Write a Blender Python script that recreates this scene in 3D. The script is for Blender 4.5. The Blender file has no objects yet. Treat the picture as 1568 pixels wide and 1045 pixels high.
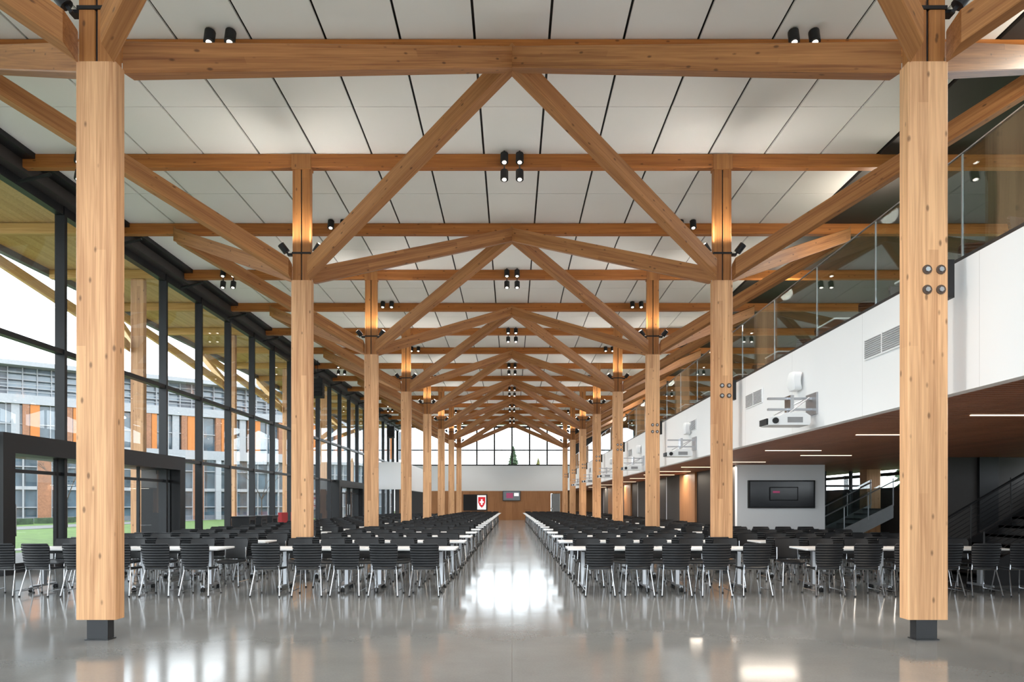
import bpy, math, random
from mathutils import Vector, Matrix
random.seed(7)
S=bpy.context.scene
COL=S.collection
L=7.315; XC=4.572; Y0=1.037*L; ZA=6.46; ZN=8.83
CW=.44; CT=.18
MATS={}
# ---------------------------------------------------------------- materials
def newmat(n):
    m=bpy.data.materials.new(n); m.use_nodes=True
    nt=m.node_tree; b=nt.nodes['Principled BSDF']; MATS[n]=m
    return m,nt,b
def plain(n,c,rough=.5,metal=0,emit=None,es=0,spec=.5,var=.06,scale=6):
    m,nt,b=newmat(n)
    b.inputs['Roughness'].default_value=rough; b.inputs['Metallic'].default_value=metal
    b.inputs['Specular IOR Level'].default_value=spec
    tc=nt.nodes.new('ShaderNodeTexCoord'); no=nt.nodes.new('ShaderNodeTexNoise')
    no.inputs['Scale'].default_value=scale; no.inputs['Detail'].default_value=4
    nt.links.new(tc.outputs['Object'],no.inputs['Vector'])
    cr=nt.nodes.new('ShaderNodeValToRGB')
    cr.color_ramp.elements[0].position=.3; cr.color_ramp.elements[1].position=.7
    cr.color_ramp.elements[0].color=tuple(x*(1-var) for x in c)+(1,)
    cr.color_ramp.elements[1].color=tuple(min(1,x*(1+var)) for x in c)+(1,)
    nt.links.new(no.outputs['Fac'],cr.inputs[0]); nt.links.new(cr.outputs[0],b.inputs['Base Color'])
    if emit:
        b.inputs['Emission Color'].default_value=emit+(1,); b.inputs['Emission Strength'].default_value=es
    return m
def N(nt,t,**k):
    n=nt.nodes.new(t)
    for a,v in k.items(): setattr(n,a,v)
    return n
def mth(nt,op,a,b=None):
    n=nt.nodes.new('ShaderNodeMath'); n.operation=op
    for i,v in enumerate((a,b)):
        if v is None: continue
        if isinstance(v,(int,float)): n.inputs[i].default_value=v
        else: nt.links.new(v,n.inputs[i])
    return n.outputs[0]
def wood(n,dark,light,axis='X',rough=.5,lamw=.09,knots=True,lamc=.2):
    m,nt,b=newmat(n)
    tc=N(nt,'ShaderNodeTexCoord'); oi=N(nt,'ShaderNodeObjectInfo')
    off=N(nt,'ShaderNodeVectorMath',operation='ADD')
    comb=N(nt,'ShaderNodeCombineXYZ')
    r=mth(nt,'MULTIPLY',oi.outputs['Random'],37.0)
    nt.links.new(r,comb.inputs[2]); nt.links.new(mth(nt,'MULTIPLY',r,1.7),comb.inputs[0])
    nt.links.new(tc.outputs['Object'],off.inputs[0]); nt.links.new(comb.outputs[0],off.inputs[1])
    mp=N(nt,'ShaderNodeMapping'); mp.inputs['Scale'].default_value=(14,14,.5)
    nt.links.new(off.outputs[0],mp.inputs[0])
    no=N(nt,'ShaderNodeTexNoise'); no.inputs['Scale'].default_value=1.6; no.inputs['Detail'].default_value=6; no.inputs['Distortion'].default_value=.8
    nt.links.new(mp.outputs[0],no.inputs['Vector'])
    mp2=N(nt,'ShaderNodeMapping'); mp2.inputs['Scale'].default_value=(80,80,1.2)
    nt.links.new(off.outputs[0],mp2.inputs[0])
    no2=N(nt,'ShaderNodeTexNoise'); no2.inputs['Scale'].default_value=1.; no2.inputs['Detail'].default_value=2
    nt.links.new(mp2.outputs[0],no2.inputs['Vector'])
    sp=N(nt,'ShaderNodeSeparateXYZ'); nt.links.new(tc.outputs['Object'],sp.inputs[0])
    lam=mth(nt,'FLOOR',mth(nt,'DIVIDE',sp.outputs[axis],lamw))
    seg=mth(nt,'FLOOR',mth(nt,'ADD',mth(nt,'DIVIDE',sp.outputs['Z'],4.3),mth(nt,'MULTIPLY',lam,.377)))
    wc=N(nt,'ShaderNodeCombineXYZ'); nt.links.new(lam,wc.inputs[0]); nt.links.new(seg,wc.inputs[1]); nt.links.new(r,wc.inputs[2])
    wn=N(nt,'ShaderNodeTexWhiteNoise',noise_dimensions='3D'); nt.links.new(wc.outputs[0],wn.inputs['Vector'])
    f=mth(nt,'ADD',mth(nt,'MULTIPLY',no.outputs['Fac'],.65),mth(nt,'ADD',mth(nt,'MULTIPLY',no2.outputs['Fac'],.42),mth(nt,'MULTIPLY',wn.outputs['Value'],lamc)))
    cr=N(nt,'ShaderNodeValToRGB')
    cr.color_ramp.elements[0].position=.40; cr.color_ramp.elements[0].color=dark+(1,)
    cr.color_ramp.elements[1].position=.84; cr.color_ramp.elements[1].color=light+(1,)
    nt.links.new(f,cr.inputs[0])
    col=cr.outputs[0]
    if knots:
        mk=N(nt,'ShaderNodeMapping'); mk.inputs['Scale'].default_value=(7,7,3.2)
        nt.links.new(off.outputs[0],mk.inputs[0])
        vo=N(nt,'ShaderNodeTexVoronoi'); vo.inputs['Scale'].default_value=1.
        nt.links.new(mk.outputs[0],vo.inputs['Vector'])
        kr=N(nt,'ShaderNodeValToRGB'); kr.color_ramp.elements[0].position=.07; kr.color_ramp.elements[1].position=.15
        kr.color_ramp.elements[0].color=(1,1,1,1); kr.color_ramp.elements[1].color=(0,0,0,1)
        nt.links.new(vo.outputs['Distance'],kr.inputs[0])
        mx=N(nt,'ShaderNodeMix',data_type='RGBA'); nt.links.new(mth(nt,'MULTIPLY',kr.outputs[0],.75),mx.inputs[0])
        nt.links.new(col,mx.inputs[6]); mx.inputs[7].default_value=tuple(x*.28 for x in dark)+(1,)
        col=mx.outputs[2]
    nt.links.new(col,b.inputs['Base Color']); b.inputs['Roughness'].default_value=rough
    b.inputs['Specular IOR Level'].default_value=.3
    return m
wood('wood_column',(.36,.155,.062),(.76,.42,.205),'X',.5,.11,lamc=.26)
wood('wood_post',(.23,.078,.019),(.45,.18,.048),'X',.5,.13)
wood('wood_strut',(.20,.068,.019),(.46,.195,.062),'Y',.5,.085)
wood('wood_purlin',(.24,.070,.012),(.48,.165,.034),'Y',.5,.09)
wood('wood_soffit',(.46,.24,.065),(.74,.46,.18),'X',.6,.12,False)
wood('wood_panel',(.24,.10,.035),(.40,.175,.07),'X',.5,.6,False)
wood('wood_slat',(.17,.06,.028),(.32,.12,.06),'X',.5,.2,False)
plain('ceiling_white',(.91,.905,.885),.8,var=.015,scale=.6)
plain('white_paint',(.77,.785,.80),.6,var=.015,scale=.5)
plain('black',(.006,.006,.007),.5,spec=.3)
plain('black_plastic',(.006,.007,.009),.45,spec=.3,var=.2)
plain('dark_steel',(.018,.019,.021),.4,.4)
plain('mullion',(.009,.010,.012),.45,.1,spec=.3)
plain('chrome',(.46,.47,.49),.2,1.)
plain('alu',(.40,.41,.43),.35,.9)
plain('laminate',(.80,.81,.82),.25,var=.01)
plain('charcoal',(.024,.020,.018),.7)
plain('brown_dark',(.06,.033,.02),.6)
plain('grey_panel',(.22,.23,.24),.6)
plain('ext_white',(.26,.27,.29),.8)
plain('ext_grey',(.11,.12,.14),.7)
plain('ext_orange',(.40,.12,.018),.7)
plain('ext_brick',(.22,.095,.05),.8,var=.2,scale=8)
plain('ext_glass',(.06,.09,.115),.08,.0,spec=.6,var=.5,scale=.5)
plain('ext_glass_light',(.18,.235,.28),.1,.0,spec=.6,var=.3,scale=.3)
plain('paving',(.12,.12,.12),.9)
plain('grass',(.060,.115,.018),.95,var=.3,scale=1.5)
plain('bark',(.05,.038,.03),.9)
plain('foliage',(.03,.055,.025),.9,var=.4,scale=2)
plain('foliage_yellow',(.10,.10,.025),.9,var=.4,scale=2)
plain('red_fabric',(.35,.015,.02),.8)
plain('red_sign',(.55,.01,.02),.6,emit=(.6,.01,.02),es=.3)
plain('sign_white',(.8,.8,.8),.6,emit=(1,1,1),es=.3)
plain('screen_pink',(.25,.02,.08),.3,emit=(.4,.03,.12),es=.2)
plain('screen_dark',(.01,.011,.014),.15)
plain('lamp_glow',(1,.9,.75),.5,emit=(1.,.88,.72),es=4)
plain('line_glow',(1,.85,.65),.5,emit=(1.,.76,.48),es=1.4)
plain('grille',(.22,.22,.23),.5)
plain('seam',(.5,.5,.5),.6)
# concrete floor
m,nt,b=newmat('concrete')
tc=N(nt,'ShaderNodeTexCoord')
n1=N(nt,'ShaderNodeTexNoise'); n1.inputs['Scale'].default_value=.55; n1.inputs['Detail'].default_value=8; n1.inputs['Roughness'].default_value=.65
n2=N(nt,'ShaderNodeTexNoise'); n2.inputs['Scale'].default_value=45; n2.inputs['Detail'].default_value=3
nt.links.new(tc.outputs['Object'],n1.inputs['Vector']); nt.links.new(tc.outputs['Object'],n2.inputs['Vector'])
f=mth(nt,'ADD',mth(nt,'MULTIPLY',n1.outputs['Fac'],.8),mth(nt,'MULTIPLY',n2.outputs['Fac'],.25))
cr=N(nt,'ShaderNodeValToRGB'); cr.color_ramp.elements[0].position=.3; cr.color_ramp.elements[1].position=.78
cr.color_ramp.elements[0].color=(.132,.134,.132,1); cr.color_ramp.elements[1].color=(.222,.225,.220,1)
nt.links.new(f,cr.inputs[0])
sp=N(nt,'ShaderNodeSeparateXYZ'); nt.links.new(tc.outputs['Object'],sp.inputs[0])
jx=mth(nt,'LESS_THAN',mth(nt,'ABSOLUTE',sp.outputs[0]),.004)
jy=mth(nt,'LESS_THAN',mth(nt,'ABSOLUTE',mth(nt,'SUBTRACT',mth(nt,'FRACT',mth(nt,'DIVIDE',mth(nt,'SUBTRACT',sp.outputs[1],Y0),L/2)),.5)),.0012)
mx=N(nt,'ShaderNodeMix',data_type='RGBA'); nt.links.new(mth(nt,'MULTIPLY',mth(nt,'MAXIMUM',jx,jy),.5),mx.inputs[0])
nt.links.new(cr.outputs[0],mx.inputs[6]); mx.inputs[7].default_value=(.06,.06,.06,1)
nt.links.new(mx.outputs[2],b.inputs['Base Color'])
rr=N(nt,'ShaderNodeMapRange'); nt.links.new(n1.outputs['Fac'],rr.inputs[0]); rr.inputs[3].default_value=.06; rr.inputs[4].default_value=.15
nt.links.new(rr.outputs[0],b.inputs['Roughness']); b.inputs['Specular IOR Level'].default_value=.33
bp=N(nt,'ShaderNodeBump'); bp.inputs['Strength'].default_value=.03; bp.inputs['Distance'].default_value=.02
n3=N(nt,'ShaderNodeTexNoise'); n3.inputs['Scale'].default_value=2.5; nt.links.new(tc.outputs['Object'],n3.inputs['Vector'])
nt.links.new(n3.outputs['Fac'],bp.inputs['Height']); nt.links.new(bp.outputs[0],b.inputs['Normal'])
# glass
def glassmat(n,tint,base,gain):
    m,nt,b=newmat(n); nt.nodes.remove(b)
    out=[x for x in nt.nodes if x.type=='OUTPUT_MATERIAL'][0]
    lw=N(nt,'ShaderNodeLayerWeight'); lw.inputs[0].default_value=.5
    fac=mth(nt,'ADD',mth(nt,'MULTIPLY',mth(nt,'POWER',lw.outputs['Facing'],4.),gain),base)
    tr=N(nt,'ShaderNodeBsdfTransparent'); tr.inputs[0].default_value=tint+(1,)
    gl=N(nt,'ShaderNodeBsdfGlossy'); gl.inputs['Roughness'].default_value=.0; gl.inputs[0].default_value=(.95,.97,1,1)
    ms=N(nt,'ShaderNodeMixShader'); nt.links.new(fac,ms.inputs[0]); nt.links.new(tr.outputs[0],ms.inputs[1]); nt.links.new(gl.outputs[0],ms.inputs[2])
    nt.links.new(ms.outputs[0],out.inputs[0])
glassmat('glass',(.96,.98,.98),.03,.3)
glassmat('rail_glass',(.84,.90,.89),.09,.5)
# ---------------------------------------------------------------- mesh builder
class MB:
    def __init__(s): s.v=[];s.f=[];s.mi=[];s.m=[]
    def mat(s,n):
        if n not in s.m: s.m.append(n)
        return s.m.index(n)
    def add(s,vs,fs,m):
        o=len(s.v); k=s.mat(m)
        s.v+= [tuple(x) for x in vs]
        for f in fs: s.f.append([i+o for i in f]); s.mi.append(k)
    def box(s,x0,x1,y0,y1,z0,z1,m,M=None):
        vs=[Vector((x,y,z)) for z in(z0,z1) for y in(y0,y1) for x in(x0,x1)]
        if M is not None: vs=[M@v for v in vs]
        s.add(vs,[(0,2,3,1),(4,5,7,6),(0,1,5,4),(2,6,7,3),(0,4,6,2),(1,3,7,5)],m)
    def cyl(s,p0,p1,r,m,n=8,r1=None,caps=True):
        p0=Vector(p0);p1=Vector(p1); d=(p1-p0).normalized()
        a=d.orthogonal().normalized(); b=d.cross(a); r1=r if r1 is None else r1
        vs=[];
        for p,q in((p0,r),(p1,r1)):
            for i in range(n):
                t=2*math.pi*i/n; vs.append(p+a*q*math.cos(t)+b*q*math.sin(t))
        fs=[(i,(i+1)%n,n+(i+1)%n,n+i) for i in range(n)]
        if caps: fs+= [tuple(range(n))[::-1],tuple(range(n,2*n))]
        s.add(vs,fs,m)
    def tube(s,pts,r,m,n=6):
        for a,b in zip(pts[:-1],pts[1:]): s.cyl(a,b,r,m,n)
    def prism(s,prof,y0,y1,m):
        n=len(prof); vs=[(a,yy,z) for yy in(y0,y1) for a,z in prof]
        s.add(vs,[(i,(i+1)%n,n+(i+1)%n,n+i) for i in range(n)]+[tuple(range(n))[::-1],tuple(range(n,2*n))],m)
    def grid(s,fn,nu,nv,th,m):
        top=[];bot=[]
        for j in range(nv+1):
            for i in range(nu+1):
                p,nn=fn(-1+2*i/nu,-1+2*j/nv); top.append(Vector(p)); bot.append(Vector(p)-Vector(nn)*th)
        k=len(top); W=nu+1; fs=[]
        for j in range(nv):
            for i in range(nu):
                a=j*W+i; fs.append((a,a+1,a+W+1,a+W)); fs.append((k+a,k+a+W,k+a+W+1,k+a+1))
        for i in range(nu):
            fs.append((i,k+i,k+i+1,i+1)); a=nv*W+i; fs.append((a,a+1,k+a+1,k+a))
        for j in range(nv):
            a=j*W; fs.append((a,a+W,k+a+W,k+a)); a=j*W+nu; fs.append((a,k+a,k+a+W,a+W))
        s.add(top+bot,fs,m)
    def mesh(s,name,smooth=False):
        me=bpy.data.meshes.new(name); me.from_pydata(s.v,[],s.f)
        for n in s.m: me.materials.append(MATS[n])
        me.polygons.foreach_set('material_index',s.mi)
        if smooth:
            me.polygons.foreach_set('use_smooth',[True]*len(s.f))
            me.set_sharp_from_angle(angle=math.radians(40))
        me.update(); return me
    def obj(s,name,parent=None,loc=(0,0,0),rz=0,smooth=False):
        return place(name,s.mesh(name,smooth),parent,loc,rz)
def place(name,me,parent=None,loc=(0,0,0),rz=0):
    o=bpy.data.objects.new(name,me); COL.objects.link(o); o.location=loc; o.rotation_euler=(0,0,rz)
    if parent: o.parent=parent
    return o
def empty(name,loc=(0,0,0)):
    o=bpy.data.objects.new(name,None); o.empty_display_size=.2; COL.objects.link(o); o.location=loc; return o
def beam(name,p0,p1,w,h,m,cut0=None,cut1=None,parent=None,ch=.012):
    p0=Vector(p0);p1=Vector(p1); d=(p1-p0).normalized()
    up=Vector((0,0,1)) if abs(d.z)<.95 else Vector((0,1,0))
    X=up.cross(d).normalized(); Y=d.cross(X).normalized()
    M=Matrix((X,Y,d)).transposed().to_4x4(); M.translation=p0; Mi=M.inverted()
    a,b=w/2,h/2
    prof=[(-a+ch,-b),(a-ch,-b),(a,-b+ch),(a,b-ch),(a-ch,b),(-a+ch,b),(-a,b-ch),(-a,-b+ch)]
    vs=[]
    for P,cut in((p0,cut0),(p1,cut1)):
        for x,y in prof:
            q=P+X*x+Y*y
            if cut is not None: q=q+d*((cut-q.x)/d.x)
            vs.append(Mi@q)
    n=8
    fs=[(i,(i+1)%n,n+(i+1)%n,n+i) for i in range(n)]+[tuple(range(n))[::-1],tuple(range(n,2*n))]
    mb=MB(); mb.add(vs,fs,m)
    o=bpy.data.objects.new(name,mb.mesh(name)); COL.objects.link(o); o.matrix_world=M
    if parent: o.parent=parent
    return o
# ---------------------------------------------------------------- shell
YE=9.02*L; YB=-5.0; XL=-10.97; XR=14.0; ZC=9.12
g=MB(); g.box(XL-.1,XR+.1,YB,YE+.1,-.15,0,'concrete'); g.obj('floor')
g=MB(); g.box(-120,XL-.1,-40,160,-.4,-.06,'grass'); g.box(XR+.1,90,-40,160,-.4,-.06,'grass')
g.box(XL-.1,XR+.1,YE+.1,160,-.4,-.06,'grass'); g.box(XL-.1,XR+.1,-40,YB,-.4,-.06,'paving')
g.obj('ground_lawn')
g=MB(); g.box(-15.5,XL-.1,-40,100,-.06,-.02,'paving')
g.box(-60,-15.5,17,20,-.06,-.025,'paving'); g.box(-34,-30,-20,100,-.06,-.03,'paving'); g.obj('ground_path')
# ceiling panels
g=MB(); ylines=[Y0+L*.25*k for k in range(-7,34)]; ylines=[y for y in ylines if y<YE-.2]+[YE]
xs=[-.61-1.2192*k for k in range(8,-1,-1)]+[.61+1.2192*k for k in range(0,7)]
for i in range(len(xs)-1):
    for j in range(len(ylines)-1):
        g.box(xs[i]+.022,xs[i+1]-.022,ylines[j]+.009,ylines[j+1]-.009,ZC,ZC+.04,'ceiling_white')
g.box(XL-.2,XR+.2,YB,YE+.2,ZC+.08,ZC+.3,'black')
g.box(xs[-1]+.05,XR,YB,YE,ZC-.02,ZC+.05,'charcoal')
g.obj('ceiling')
# far wall
g=MB()
g.box(XL,XR,YE,YE+.25,2.8,5.24,'white_paint'); 
for x0,x1 in((XL,3.75),(4.65,XR)): g.box(x0,x1,YE,YE+.25,0,2.8,'wood_panel')
g.box(3.75,4.65,YE,YE+.25,2.55,2.8,'wood_panel')
g.box(6,XR,YE,YE+.25,5.24,ZC,'charcoal')
g.obj('wall_far')
g=MB(); g.box(3.78,4.62,YE+.04,YE+.1,0,2.53,'grey_panel'); g.box(3.86,3.9,YE-.03,YE+.04,.95,1.15,'chrome'); g.obj('door_1')
def glazing(name,p0,p1,z0,z1,sp,trans,mw=.07,md=.16,first=0.,thick=None):
    e=empty(name); p0=Vector((p0[0],p0[1],0)); p1=Vector((p1[0],p1[1],0)); d=(p1-p0); ln=d.length; d.normalize()
    ang=math.atan2(d.y,d.x); M=Matrix.Translation(p0)@Matrix.Rotation(ang,4,'Z')
    g=MB(); t=first
    while t<ln+.01:
        g.box(t-mw/2,t+mw/2,-md/2,md/2,z0,z1,'mullion',M); t+=sp
    for z,h in trans: g.box(0,ln,-md*.4,md*.4,z-h/2,z+h/2,'mullion',M)
    g.obj('frame',e)
    g=MB(); g.box(0,ln,-.008,.008,z0,z1,'glass',M); g.obj('pane',e)
    return e
sp3=L/3
glazing('window_1',(XL,2.27*L-9*sp3),(XL,YE),0,8.75,sp3,[(.06,.12),(2.95,.10),(5.2,.12),(8.65,.25)],mw=.1,md=.24)
glazing('window_2',(XL,YE+.12),(6,YE+.12),5.24,ZC,1.7,[(5.3,.14),(6.75,.12),(9.0,.2)],mw=.15,first=(-.0-XL)%1.7)
glazing('window_3',(XR,YB),(XR,YE),2.0,2.7,2.4,[(2.06,.12),(2.62,.12)])
g=MB(); g.box(XR-.05,XR+.05,YB,YE,0,2.0,'charcoal'); g.box(XR-.08,XR-.05,YB,YE,0,.12,'black'); g.obj('wall_right')
glazing('window_4',(XR,YB),(XR,YE),4.1,9.0,2.4,[(4.2,.15),(6.5,.1),(8.9,.2)])
glazing('rear_light_glazing',(XL,YB),(XR,YB),0,9.0,2.4,[(.06,.12),(2.95,.10),(5.2,.12),(8.9,.2)])  # unseen rear wall, made as glazing to let sky light in
g=MB(); g.box(XL-.16,XL+.35,YB,YE,8.74,ZC,'charcoal'); g.box(XL+.33,xs[0]+.02,YB,YE,9.0,ZC,'black')
for k in range(-1,16):
    y=Y0+k*L/2
    g.tube([(XL+.2,y,8.55),(XL+.9,y,8.72)],.04,'black')
g.obj('trim_1')
g=MB(); 
for i in range(20): g.box(XL-.20-i*.2-.195,XL-.20-i*.2,-10,YE+4,9.14,9.2,'wood_soffit')
g.box(-15.2,-15.0,-10,YE+4,8.95,9.3,'ext_grey'); g.obj('exterior_soffit')
# ---------------------------------------------------------------- timber structure
def shaft(w,z0,z1,m,ch=.012,wy=None):
    wy=wy or w; a=w/2;b=wy/2; mb=MB()
    prof=[(-a+ch,-b),(a-ch,-b),(a,-b+ch),(a,b-ch),(a-ch,b),(-a+ch,b),(-a,b-ch),(-a,-b+ch)]
    vs=[(x,y,z) for z in(z0,z1) for x,y in prof]
    mb.add(vs,[(i,(i+1)%8,8+(i+1)%8,8+i) for i in range(8)]+[tuple(range(8))[::-1],tuple(range(8,16))],m)
    return mb
shaft_me=shaft(CW,.23,6.37,'wood_column',wy=CT).mesh('shaft')
extshaft_me=shaft(.42,.0,8.83,'wood_column',wy=.2).mesh('shaft')
post=MB()
for sx in(-1,1):
    a=sx*.103
    q=shaft(.18,6.37,8.82,'wood_post',.01,.17); post.add([(x+a,y,z) for x,y,z in q.v],q.f,'wood_post')
post.box(-.02,.02,-.06,.06,6.37,8.80,'black')
post_me=post.mesh('upper_post')
cap_me=shaft(.42,8.78,9.10,'wood_post',.01,.22).mesh('cap')
st=MB(); st.box(-.115,.115,-.06,.06,0.012,.232,'dark_steel'); st.box(-.13,.13,-.08,.08,0,.014,'dark_steel')
st.box(-.205,.205,-.10,.10,6.94,6.98,'black')
for sx in(-1,1): 
    st.box(sx*.26-.06,sx*.26+.06,-.05,.05,6.93,6.97,'black')
steel_me=st.mesh('steel_base')
bo=MB()
for x in(-.015,.136):
    for z in(3.86,4.08):
        bo.cyl((x,-CT/2,z),(x,-CT/2-.01,z),.052,'brown_dark',16); bo.cyl((x,-CT/2-.01,z),(x,-CT/2-.025,z),.028,'alu',6)
bo.box(CW/2,.30,-.07,.07,3.78,4.2,'black')
bolt_me=bo.mesh('bolts')
def lampmesh(n=1,up=False):
    mb=MB()
    for i in range(n):
        x=(i-(n-1)/2)*.33
        if up:
            mb.cyl((x,0,0),(x,0,.20),.075,'black',14); mb.cyl((x,0,.19),(x,0,.203),.055,'lamp_glow',12); mb.box(x-.02,x+.02,-.02,.02,-.08,.02,'black')
        else:
            mb.cyl((x,0,0),(x,-.05,-.20),.085,'black',14); mb.cyl((x,-.049,-.198),(x,-.052,-.207),.045,'lamp_glow',12); mb.box(x-.015,x+.015,-.015,.015,-.02,.12,'black')
    return mb
lamp2_me=lampmesh(2).mesh('lamp_heads',True); uplamp_me=lampmesh(1,True).mesh('lamp_head',True)
def spot(name,loc,rot,energy,ang,parent=None,col=(1,.93,.84),r=.08,blend=.6):
    l=bpy.data.lights.new(name,'SPOT'); l.energy=energy; l.spot_size=math.radians(ang); l.spot_blend=blend; l.color=col; l.shadow_soft_size=r
    o=bpy.data.objects.new(name,l); COL.objects.link(o); o.location=loc; o.rotation_euler=rot
    if parent: o.parent=parent
    return o
for k in range(-1,8):
    y=Y0+k*L
    for s in(-1,1):
        e=empty('timber_column',(s*XC,y,0))
        place('shaft',shaft_me,e); place('upper_post',post_me,e); place('cap',cap_me,e); place('steel_base',steel_me,e)
        if s>0: place('bolts',bolt_me,e)
        for q in(-1,1):
            place('uplight',uplamp_me,e,(q*.31,-.10,6.97)).rotation_euler=(.25,q*.65,0)
            spot('uplight_beam',(q*.52,-.19,7.18),(math.pi+.15,-q*.95,0),70,95,e,blend=1.)
        for dy in(-.5,.5):
            yn=y+dy*L
            if yn>YE: continue
            beam('roof_strut',(s*XC,y+dy*.1,ZA),(0,yn,ZN),.20,.33,'wood_strut',s*(XC-CW/2+.02),0.0)
            beam('roof_strut',(s*XC,y+dy*.1,ZA),(s*2*XC,yn,ZN),.20,.33,'wood_strut',s*(XC+CW/2-.02),s*2*XC)
for k in range(-3,16):
    y=Y0+k*L/2
    if y>YE-.3 or y<YB+.2: continue
    beam('roof_purlin',(XL+.2,y,8.97),(XR-.1,y,8.97),.18,.29,'wood_purlin',ch=.01)
    beam('exterior_purlin',(XL-.2,y,8.98),(-15.0,y,8.98),.18,.29,'wood_soffit',ch=.01)
    e=empty('ceiling_spotlight',(0,y,0))
    if k%2==0:
        for xx in(0,-2*XC):
            for dz,dyy in((9.05,-.2),(8.68,-.2)):
                place('lamp',lamp2_me,e,(xx,dyy,dz))
        if k>-1: spot('downlight',(0,-.35,8.35),(-.1,0,0),480,125,e,r=.15)
    else:
        for xx in(-XC-.1,XC+.1):
            place('lamp',lamp2_me,e,(xx,-.3,9.08))
            spot('downlight',(xx,-.45,8.7),(-.1,0,0),370,125,e,r=.15)
for k in range(0,8):
    y=Y0+k*L
    e=empty('exterior_timber_column',(-12.15,y,-.02)); place('shaft',extshaft_me,e)
    for dy in(-.5,.5):
        beam('exterior_strut',(-12.15,y,ZA),(-15.0,y+dy*L*.9,8.78),.18,.28,'wood_soffit',-12.36,-15.0)
# ---------------------------------------------------------------- mezzanine
XF=5.0; ZS=2.76; ZT=4.22
e=empty('mezzanine')
g=MB(); g.box(XF,XF+.14,YB+.05,YE-.02,ZS,ZT,'white_paint')
for k in range(0,28):
    y=YB+.1+k*2.44; g.box(XF-.001,XF+.01,y,y+.003,ZS,ZT,'seam')
g.obj('fascia',e)
g=MB(); g.box(XF+.14,XR-.1,YB+.1,YE-.02,3.7,4.05,'charcoal'); g.obj('deck',e)
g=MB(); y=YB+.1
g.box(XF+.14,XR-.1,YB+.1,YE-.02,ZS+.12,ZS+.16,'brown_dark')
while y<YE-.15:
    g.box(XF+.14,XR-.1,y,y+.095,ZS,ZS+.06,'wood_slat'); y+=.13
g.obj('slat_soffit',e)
for (y,x0) in[(9.6,6.45),(12.3,6.2),(17.5,7.4),(15.9,5.9),(20.2,6.2),(23.0,5.7),(26,5.5),(29,5.6),(33,5.7),(38,5.6),(44,5.6),(6.5,6.),(50,5.6)]:
    L1=MB(); L1.box(x0,x0+1.3,y-.018,y+.018,ZS-.013,ZS-.001,'line_glow'); L1.obj('linear_ceiling_light')
for y in(8,12,17,22,28,35,43,52):
    l=bpy.data.lights.new('linear_light_source','AREA'); l.energy=22 if y in(12,17) else 40; l.size=1.4; l.shape='RECTANGLE'; l.size_y=.5; l.color=(1,.86,.70)
    o=bpy.data.objects.new('linear_light_source',l); COL.objects.link(o); o.location=(6.4,y,ZS-.05)
for y in(4,10,16,22,30,38,46,54):  # bare point lights above the mezzanine, no fixtures modelled
    l=bpy.data.lights.new('mezzanine_point_light','POINT'); l.energy=60; l.shadow_soft_size=.2; l.color=(1,.88,.72)
    o=bpy.data.objects.new('mezzanine_point_light',l); COL.objects.link(o); o.location=(8.8,y,8.3)
e=empty('glass_railing')
g=MB(); y=9.5-7*1.83
joints=[]
while y<YE: joints.append(y); y+=1.83
g.box(XF+.02,XF+.10,YB+.2,YE-.05,ZT,ZT+.05,'dark_steel')
for y in joints:
    if y>YB: g.box(XF+.053,XF+.067,y-.009,y+.009,ZT+.05,ZT+1.22,'alu')
g.box(XF+.050,XF+.070,joints[0],joints[-1],ZT+1.22,ZT+1.235,'alu')
g.obj('frame',e); g=MB()
for a,b_ in zip(joints[:-1],joints[1:]):
    g.box(XF+.052,XF+.068,a+.012,b_-.012,ZT+.05,ZT+1.22,'rail_glass')
g.obj('glass',e)
for k in range(0,9):
    yc=9.18+k*4.9; g=MB(); g.box(XF-.02,XF-.001,yc-.48,yc+.48,3.53,3.83,'white_paint')
    for i in range(9): g.box(XF-.03,XF-.018,yc-.45,yc+.45,3.555+i*.029,3.57+i*.029,'grille')
    g.box(XF-.034,XF-.018,yc-.01,yc+.01,3.54,3.82,'white_paint')
    g.obj('vent_grille')
for k in range(0,6):
    y=11.85+k*L
    g=MB(); 
    def sp_fn(u,v):
        return ((XF-.20+.03*(u*u+v*v),y+.15*u*math.sqrt(1-.25*v**8),3.63+.16*v*math.sqrt(1-.25*u**8)),(-1,0,0))
    g.grid(sp_fn,8,8,.12,'white_paint'); g.box(XF-.1,XF-.001,y-.04,y+.04,3.6,3.66,'alu'); g.obj('wall_speaker',smooth=True)
    y=11.35+k*L; g=MB()
    g.box(XF-.03,XF-.001,y-.20,y+.20,2.98,3.34,'alu'); 
    for zz in(3.06,3.24): g.box(XF-.75,XF-.03,y-.03,y+.03,zz,zz+.035,'alu')
    g.box(XF-.42,XF-.36,y-.12,y+.12,3.03,3.3,'chrome'); g.tube([(XF-.4,y,3.05),(XF-.4,y,2.98)],.03,'alu')
    g.tube([(XF-.1,y-.1,3.26),(XF-.45,y-.12,3.0)],.012,'alu'); g.tube([(XF-.1,y+.1,3.26),(XF-.6,y+.12,3.0)],.012,'alu')
    g.prism([(XF+a,z) for a,z in[(-.80,2.80),(-.14,2.80),(-.12,2.84),(-.12,2.95),(-.2,3.0),(-.55,3.0),(-.62,2.95),(-.80,2.92)]],y-.2,y+.2,'white_paint')
    g.box(XF-.83,XF-.79,y-.16,y+.16,2.81,2.91,'black'); g.box(XF-.5,XF-.25,y-.205,y-.198,2.84,2.93,'grille')
    g.cyl((XF-.7,y-.2,2.87),(XF-.7,y-.23,2.87),.05,'black',12)
    g.obj('wall_projector')
g=MB(); g.box(11.2,11.4,YB+.1,YE-.02,4.06,6.9,'charcoal')
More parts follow.
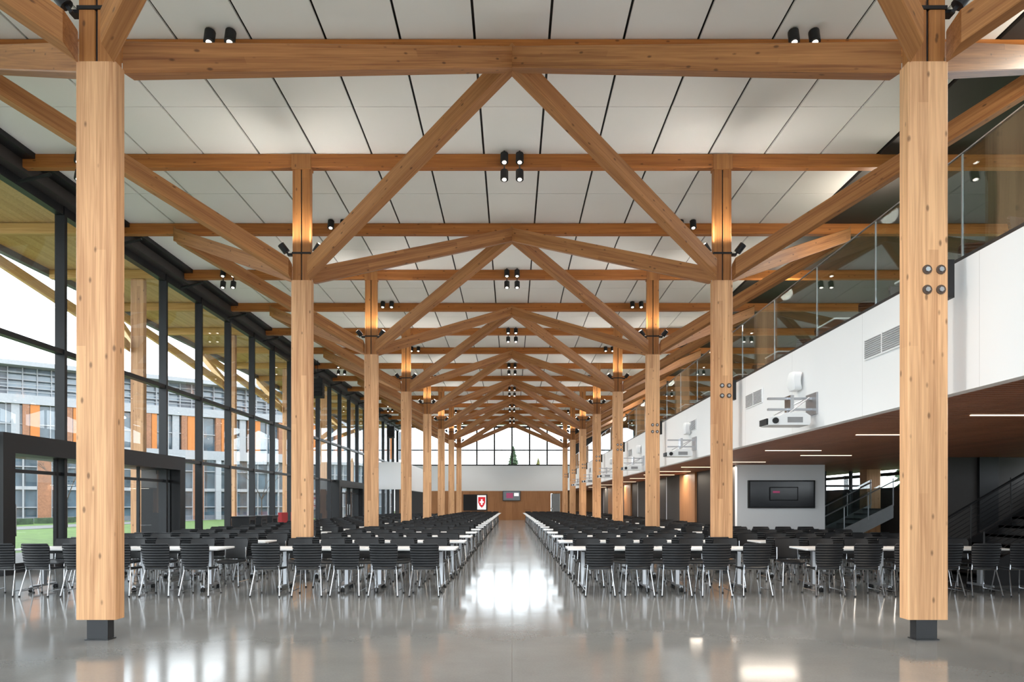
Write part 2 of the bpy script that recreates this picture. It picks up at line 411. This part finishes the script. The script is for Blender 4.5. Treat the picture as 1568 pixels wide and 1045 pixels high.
for k in range(0,19): g.box(11.17,11.2,YB+k*L/2+.1,YB+k*L/2+.4,4.06,6.9,'wood_panel')
g.obj('wall_mezzanine')
g=MB(); g.box(7.12,9.9,21.6,21.8,0,ZS-.005,'white_paint'); g.box(9.7,9.9,21.8,60,0,ZS-.005,'white_paint')
y=21.8
i=0
while y<60:
    if i%3==1: g.box(7.2,7.3,y,y+2.4,0,ZS-.005,'black'); g.box(7.12,7.3,y,y+.12,0,ZS-.005,'white_paint')
    elif i%3==2: g.box(7.12,7.3,y,y+2.4,0,ZS-.005,'wood_panel')
    else: g.box(7.12,7.3,y,y+2.4,0,ZS-.005,'charcoal')
    y+=2.4; i+=1
g.obj('wall_core')
g=MB(); g.box(7.45,9.55,21.50,21.6,1.38,2.26,'black')
g.box(7.5,9.5,21.49,21.5,1.42,2.22,'screen_dark'); g.box(8.1,9.0,21.47,21.49,1.62,2.05,'black'); g.box(8.13,8.97,21.464,21.47,1.65,2.02,'screen_dark'); g.box(8.2,8.42,21.46,21.464,1.86,1.92,'screen_pink')
g.obj('wall_display')
g=MB(); g.box(-4.7,-2.4,YE-.1,YE-.001,.9,2.46,'black'); g.box(-3.35,-2.5,YE-.11,YE-.1,1.0,2.38,'sign_white')
sh=[(-.34,.52),(.34,.52),(.34,0),(.2,-.32),(0,-.52),(-.2,-.32),(-.34,0)]
g.prism([(-2.92+a,1.69+z) for a,z in sh],YE-.13,YE-.11,'red_sign')
g.box(-3.0,-2.84,YE-.14,YE-.13,1.45,2.0,'sign_white'); g.box(-3.12,-2.72,YE-.14,YE-.13,1.65,1.8,'sign_white')
g.obj('shield_banner')
g=MB(); g.box(-.9,.82,YE-.1,YE-.001,1.85,2.8,'black'); g.box(-.85,.77,YE-.11,YE-.1,1.9,2.75,'screen_dark'); g.box(-.55,.1,YE-.12,YE-.11,2.1,2.6,'screen_pink'); g.box(.2,.65,YE-.12,YE-.11,2.3,2.6,'sign_white'); g.obj('wall_television')
def stair(name,x0,y0,y1,n,rise,run,z0=0,railc='rail_glass',dark='black',sd=.30):
    e=empty(name); g=MB()
    for i in range(n):
        g.box(x0+i*run,x0+(i+1)*run+.02,y0,y1,z0+(i+1)*rise-.05,z0+(i+1)*rise,dark)
        g.box(x0+i*run,x0+i*run+.02,y0,y1,z0+i*rise,z0+(i+1)*rise,dark)
    g.obj('steps',e); g=MB(); X1=x0+n*run;Z1=z0+n*rise
    for yy in(y0,y1):
        g.prism([(x0-.1,z0),(x0-.1,z0+.28),(X1,Z1+.14),(X1,Z1-sd),(x0+sd,z0)],yy-.03,yy+.03,dark)
    g.obj('stringers',e); g=MB()
    for yy in(y0,y1):
        if dark!='black': g.prism([(x0,z0+.25),(x0,z0+1.1),(X1,Z1+1.0),(X1,Z1+.1)],yy-.006,yy+.006,railc)
        else:
            for t in range(1,9): g.tube([(x0,yy,z0+.2+t*.095),(X1,yy,Z1+.1+t*.095)],.006,'black')
        g.tube([(x0-.1,yy-.05,z0+.98),(X1,yy-.05,Z1+.9)],.022,'black' if dark=='black' else 'alu')
        for t in(0,.33,.66,1): g.tube([(x0+(X1-x0)*t,yy-.02,z0+(Z1-z0)*t+.1),(x0+(X1-x0)*t,yy-.02,z0+(Z1-z0)*t+1.0)],.016,'black' if dark=='black' else 'alu')
    g.obj('balustrade',e)
stair('steel_staircase',8.7,12.6,14.2,9,.178,.28,sd=.75)
stair('glass_staircase',10.1,22.4,23.8,8,.17,.30,dark='grey_panel')
g=MB(); g.box(10.9,13.8,18.2,18.4,0,ZS-.005,'charcoal'); g.box(12.4,12.9,18.1,18.2,0,ZS-.005,'black'); g.obj('wall_stair')
glazing('window_6',(9.9,26),(XR,26),0,ZS,1.0,[(.05,.1),(2.2,.08)])
e=empty('timber_column',(12.9,24.6,0)); g=shaft(.5,0,ZS-.005,'wood_column'); g.obj('shaft',e)
g=MB(); g.box(-10.6,-7.9,50,50.3,2.6,4.6,'white_paint'); g.box(-8.2,-7.9,50.3,62,2.6,4.6,'white_paint'); g.box(-10.6,-10.2,50,50.3,0,2.6,'white_paint')
g.box(-8.25,-7.9,50,50.3,0,2.6,'wood_panel'); g.box(-10.6,-8,50.3,62,4.4,4.6,'white_paint'); g.box(-10.6,-8.0,61.8,62,0,4.6,'charcoal'); g.obj('wall_servery')
# ---------------------------------------------------------------- door portals on the left
def portal(y0,y1):
    e=empty('door_vestibule'); g=MB(); xa,xb=XL-.9,XL+.35; H=3.02
    g.box(xa,xb,y0,y1,H-.42,H,'black'); 
    for ya,yb in((y0,y0+.35),(y1-.35,y1)): g.box(xa,xb,ya,yb,0,H-.42,'black')
    g.obj('surround',e); g=MB(); n=4; w=(y1-y0-.7)/n
    for i in range(n+1):
        yy=y0+.35+i*w; g.box(XL-.04,XL+.04,yy-.035,yy+.035,0,H-.42,'mullion')
    for i in range(n):
        yy=y0+.35+i*w; g.box(XL-.03,XL+.03,yy,yy+w,0,.2,'mullion'); g.box(XL-.03,XL+.03,yy,yy+w,2.2,2.28,'mullion')
        g.cyl((XL+.09,yy+w*.5+(.3 if i%2 else -.3)*w,.8),(XL+.09,yy+w*.5+(.3 if i%2 else -.3)*w,1.5),.018,'chrome')
    g.obj('doors',e)
portal(14.25,22.2); portal(42.0,49.0)
# ---------------------------------------------------------------- furniture
def chair_mesh():
    g=MB()
    def seat(u,v):
        x=.225*u*math.sqrt(1-.30*v**8); y=.0+.215*v*math.sqrt(1-.25*u**8)
        z=.455+.012*u*u-.018*max(0,v)**4+.012*max(0,-v)**2
        return ((x,y,z),(0,0,1))
    g.grid(seat,8,8,.022,'black_plastic')
    z0=.485; n=9; h=.0375; gap=.0055
    def bk(x,z):
        t=(z-.45); u=x/.23
        return -.215-.10*t-.12*t*t+.045*u*u
    def hw(q):
        w=.212+.030*q
        if q>.88: w-= (q-.88)*.30
        if q<.12: w-= (.12-q)*.30
        return w
    for i in range(n):
        za=z0+i*(h+gap); zb=za+h
        def fn(u,v,za=za,zb=zb):
            z=za+(zb-za)*(v+1)/2; q=(z-z0)/.385; w=hw(q)
            return ((w*u,bk(w*u,z)-.008*(1-v*v),z),(0,-1,0))
        g.grid(fn,8,2,-.010,'black_plastic')
    def fn(u,v):
        z=z0+.01+.36*(v+1)/2; w=hw((z-z0)/.385)-.01
        return ((w*u,bk(w*u,z)+.014,z),(0,-1,0))
    g.grid(fn,8,6,.006,'black')
    for s in(-1,1):
        g.tube([(s*.19,bk(.19,.70)+.028,.70),(s*.195,bk(.19,.52)+.02,.52),(s*.20,-.17,.435),(s*.20,.17,.435),(s*.235,.235,.012)],.010,'chrome')
        g.tube([(s*.20,-.15,.435),(s*.24,-.265,.012)],.010,'chrome')
        for yy in(.235,-.265): g.cyl((s*.238,yy,0),(s*.238,yy,.022),.018,'black',8)
        g.tube([(s*.232,-.245,.09),(s*.232,.22,.09)],.007,'chrome')
    g.tube([(-.20,-.1,.43),(.20,-.1,.43)],.009,'chrome'); g.tube([(-.20,.12,.43),(.20,.12,.43)],.009,'chrome')
    return g.mesh('dining_chair',True)
def table_mesh(W):
    g=MB(); a=W/2-.003;b=.375;c=.03
    prof=[(-a+c,-b),(a-c,-b),(a,-b+c),(a,b-c),(a-c,b),(-a+c,b),(-a,b-c),(-a,-b+c)]
    for z0,z1,m,k in((.722,.745,'laminate',1.),(.712,.722,'grey_panel',.995)):
        vs=[(x*k,y*k,z) for z in(z0,z1) for x,y in prof]
        g.add(vs,[(i,(i+1)%8,8+(i+1)%8,8+i) for i in range(8)]+[tuple(range(8))[::-1],tuple(range(8,16))],m)
    for s in(-1,1):
        x=s*(a-.28)
        g.box(x-.03,x+.03,-.045,.045,.10,.70,'alu'); g.box(x-.04,x+.04,-.25,.25,.685,.712,'dark_steel')
        g.box(x-.028,x+.028,-.31,.31,.075,.11,'alu')
        for yy in(-.31,.31):
            g.cyl((x-.028,yy,.036),(x-.008,yy,.036),.036,'black',12); g.cyl((x+.008,yy,.036),(x+.028,yy,.036),.036,'black',12)
            g.cyl((x,yy,.03),(x,yy,.09),.014,'dark_steel',8)
    g.box(-a+.28,a-.28,-.03,.03,.64,.69,'dark_steel')
    return g.mesh('dining_table')
CH=chair_mesh(); T1=table_mesh(1.64); T2=table_mesh(1.74)
def chair(x,y,r,z=0):
    o=place('dining_chair',CH,None,(x+random.uniform(-.02,.02),y+random.uniform(-.02,.01)*math.cos(r),z),r+random.uniform(-.05,.05))
rows=[11.95+2.2*k for k in range(23)]
for ri,y in enumerate(rows):
    for s in(-1,1):
        for cx in(1.775,3.425): place('dining_table',T1,None,(s*cx,y,0))
        for cx in(1.42,2.06,2.70,3.34,3.98):
            chair(s*cx,y-.63,0); chair(s*cx,y+.63,math.pi)
        xmax=9 if (s<0) else (8.5 if y<20 else 6.8)
        if s<0 and y>48: continue
        for cx in(5.86,7.61):
            if cx+.8<xmax: place('dining_table',T2,None,(s*cx,y,0))
        for cx in(5.16,5.80,6.44,7.08,7.72,8.34):
            if cx+.1<xmax: chair(s*cx,y-.63,0); chair(s*cx,y+.63,math.pi)
for k in range(0,14):
    y=7.2+k*2.6
    for dy,r in((-.63,0),(.63,math.pi)): chair(6.1,y+dy,r,4.05); chair(6.9,y+dy,r,4.05)
    place('dining_table',T1,None,(6.5,y,4.05))
for i,y in enumerate((25.2,26.4,27.6)):
    g=MB(); g.box(-.32,.32,-.32,.32,0.02,1.0,'dark_steel'); g.box(-.34,.34,-.34,.34,1.0,1.06,'black'); g.box(-.30,.30,-.30,.30,0,.02,'black'); g.box(.32,.325,-.2,.2,.75,.92,'screen_dark'); g.obj('waste_bin',None,(-9.9,y,0))
for y in(29.5,31.2,33.0):
    g=MB(); 
    g.box(-.38,.38,-.35,.35,.15,.45,'red_fabric'); g.box(-.38,-.22,-.4,.4,.15,1.15,'red_fabric'); 
    for q in(-1,1): g.box(-.38,.38,q*.40-.06,q*.40+.06,.15,.7,'red_fabric')
    for a in(-.3,.3):
        for b_ in(-.35,.35): g.cyl((a,b_,0),(a,b_,.15),.02,'chrome')
    g.obj('red_armchair',None,(-9.6,y,0))
for y in(35.5,57):
    g=MB()
    for i in range(4):
        M=Matrix.Translation((0,0,-.24*i))@Matrix.Rotation(-.06*i,4,'X'); g.box(-.3,.3,-.2,.2,0,.22,'black',M)
    g.tube([(0,0,.2),(0,0,1.2)],.015,'black'); g.obj('line_array_speaker',None,(-10.1,y,7.8))
# ---------------------------------------------------------------- exterior
def building(name,P,ang,ln,dep=14):
    e=empty(name,(P[0],P[1],-.1)); e.rotation_euler=(0,0,ang)
    g=MB(); g.box(0,ln,.6,dep,0,11,'ext_glass'); g.box(0,ln,1.5,dep,11.2,13.8,'ext_glass_light')
    g.box(-.5,ln+.5,-.3,dep,13.7,14.1,'ext_white'); g.box(0,ln,0,dep,10.4,11.2,'ext_white'); g.box(0,ln,0,dep,6.1,7.0,'ext_white')
    g.box(0,ln,.5,1,0,.5,'ext_grey')
    g.obj('floors',e); g=MB(); x=0; i=0
    while x<ln:
        g.box(x,x+.5,.05,.7,7,10.4,'ext_brick'); 
        g.box(x+.55,x+(1.25 if i%2 else 1.0),.10,.7,7,10.4,'ext_orange')
        g.box(x+2.0,x+2.08,.3,.7,7,10.4,'ext_white')
        if i%2==0: g.box(x+2.4,x+3.0,.2,.7,7,10.4,'ext_white')
        g.box(x,x+.12,.3,.7,0,6.1,'ext_white'); g.box(x+1.06,x+1.12,.35,.7,0,6.1,'ext_white'); g.box(x+2.12,x+2.18,.35,.7,0,6.1,'ext_white')
        if i%3==0: g.box(x,x+.5,0,.6,0,6.1,'ext_white')
        if i%4==1: g.box(x+1.1,x+2.1,.3,.7,0,6.1,'ext_brick')
        if i%3==1: g.box(x+2.2,x+3.2,.5,.65,3.1,6.1,'ext_glass_light')
        for q in(0,1.07,2.13): g.box(x+q,x+q+.08,.9,1.6,11.2,13.7,'ext_white')
        if i%5==2: g.box(x+.1,x+2.1,1.2,1.6,11.2,13.7,'ext_grey')
        x+=3.2; i+=1
    for z in(11.9,12.6,13.2): g.box(0,ln,1.0,1.6,z,z+.08,'ext_white')
    for z in(11.5,11.8,12.1): g.tube([(0,.15,z),(ln,.15,z)],.03,'ext_white')
    g.box(0,ln,.35,.7,2.9,3.2,'ext_white'); g.box(0,ln,.35,.7,8.6,8.7,'ext_white'); g.box(0,ln,.35,.7,1.3,1.38,'ext_white'); g.box(0,ln,.35,.7,4.9,4.98,'ext_white')
    g.obj('facade',e)
building('campus_building',(-44-31.6,58.6-24.5),math.atan2(14.8,19.1),78)
def bare_tree(x,y,h,seed):
    random.seed(seed); g=MB()
    def br(p,d,l,r,n):
        q=p+d*l; g.cyl(p,q,r,'bark',6,r*.65,False)
        if n==0:
            return
        for i in range(3):
            dd=(d+Vector((random.uniform(-.7,.7),random.uniform(-.7,.7),random.uniform(-.1,.5)))).normalized(); br(q,dd,l*.68,r*.6,n-1)
    br(Vector((0,0,-.1)),Vector((0,0,1)),h*.34,h*.012,5); g.obj('bare_tree',None,(x,y,0))
for i,(x,y,h) in enumerate([(-33,37,5),(-30,46,5.5),(-40,44,6),(-26,50,5),(-22,60,6)]): bare_tree(x,y,h,i)
def conifer(x,y,h,seed,mat='foliage'):
    random.seed(seed); g=MB(); g.cyl((0,0,-.1),(0,0,h*.95),h*.02,'bark',8,.03)
    lay=22
    for i in range(lay):
        z=h*(.12+.86*i/lay); R=(h*.19*(1-(i/lay)**1.6)+.15); n=18; vs=[(0,0,z+h*.07)]
        for j in range(n):
            a=2*math.pi*j/n+random.random()*.25; r=R*(random.uniform(.75,1.15) if j%2 else random.uniform(.5,.65)); vs.append((r*math.cos(a),r*math.sin(a),z-random.uniform(0,.04)*h))
        g.add(vs,[(0,1+j,1+(j+1)%n) for j in range(n)],mat)
    g.obj('conifer_tree',None,(x,y,0))
for i,(x,y,h) in enumerate([(.2,108,10.8),(4.3,112,9.2),(8,115,8),(-3,122,7),(-9,120,8),(14,118,11),(-14,110,9),(22,60,9),(24,40,10),(25,25,9),(23,14,11)]): conifer(x,y,h,i+20,'foliage' if i!=1 else 'foliage_yellow')
g=MB()
for i in range(10):
    g.box(-38.5,-37.5,30+i*5,33.5+i*5,-.05,.4,'foliage')
g.obj('hedge')
# ---------------------------------------------------------------- world, camera
w=bpy.data.worlds.new('sky'); S.world=w; w.use_nodes=True; nt=w.node_tree; bg=nt.nodes['Background']
tc=N(nt,'ShaderNodeTexCoord')
no=N(nt,'ShaderNodeTexNoise'); no.inputs['Scale'].default_value=2.5; no.inputs['Detail'].default_value=5; nt.links.new(tc.outputs['Generated'],no.inputs['Vector'])
cr=N(nt,'ShaderNodeValToRGB'); cr.color_ramp.elements[0].color=(.82,.91,1,1); cr.color_ramp.elements[1].color=(.95,.975,1,1)
cr.color_ramp.elements[0].position=.35; cr.color_ramp.elements[1].position=.65
nt.links.new(no.outputs['Fac'],cr.inputs[0]); nt.links.new(cr.outputs[0],bg.inputs[0]); bg.inputs[1].default_value=3.0
cam=bpy.data.cameras.new('camera'); co=bpy.data.objects.new('camera',cam); COL.objects.link(co)
co.location=(0,0,1.5); co.rotation_euler=(math.pi/2,0,0); cam.lens=24; cam.sensor_width=36; cam.shift_y=.1597; cam.clip_end=500
S.camera=co
S.view_settings.view_transform='Standard'
S.view_settings.exposure=0.98
S.view_settings.gamma=1.1
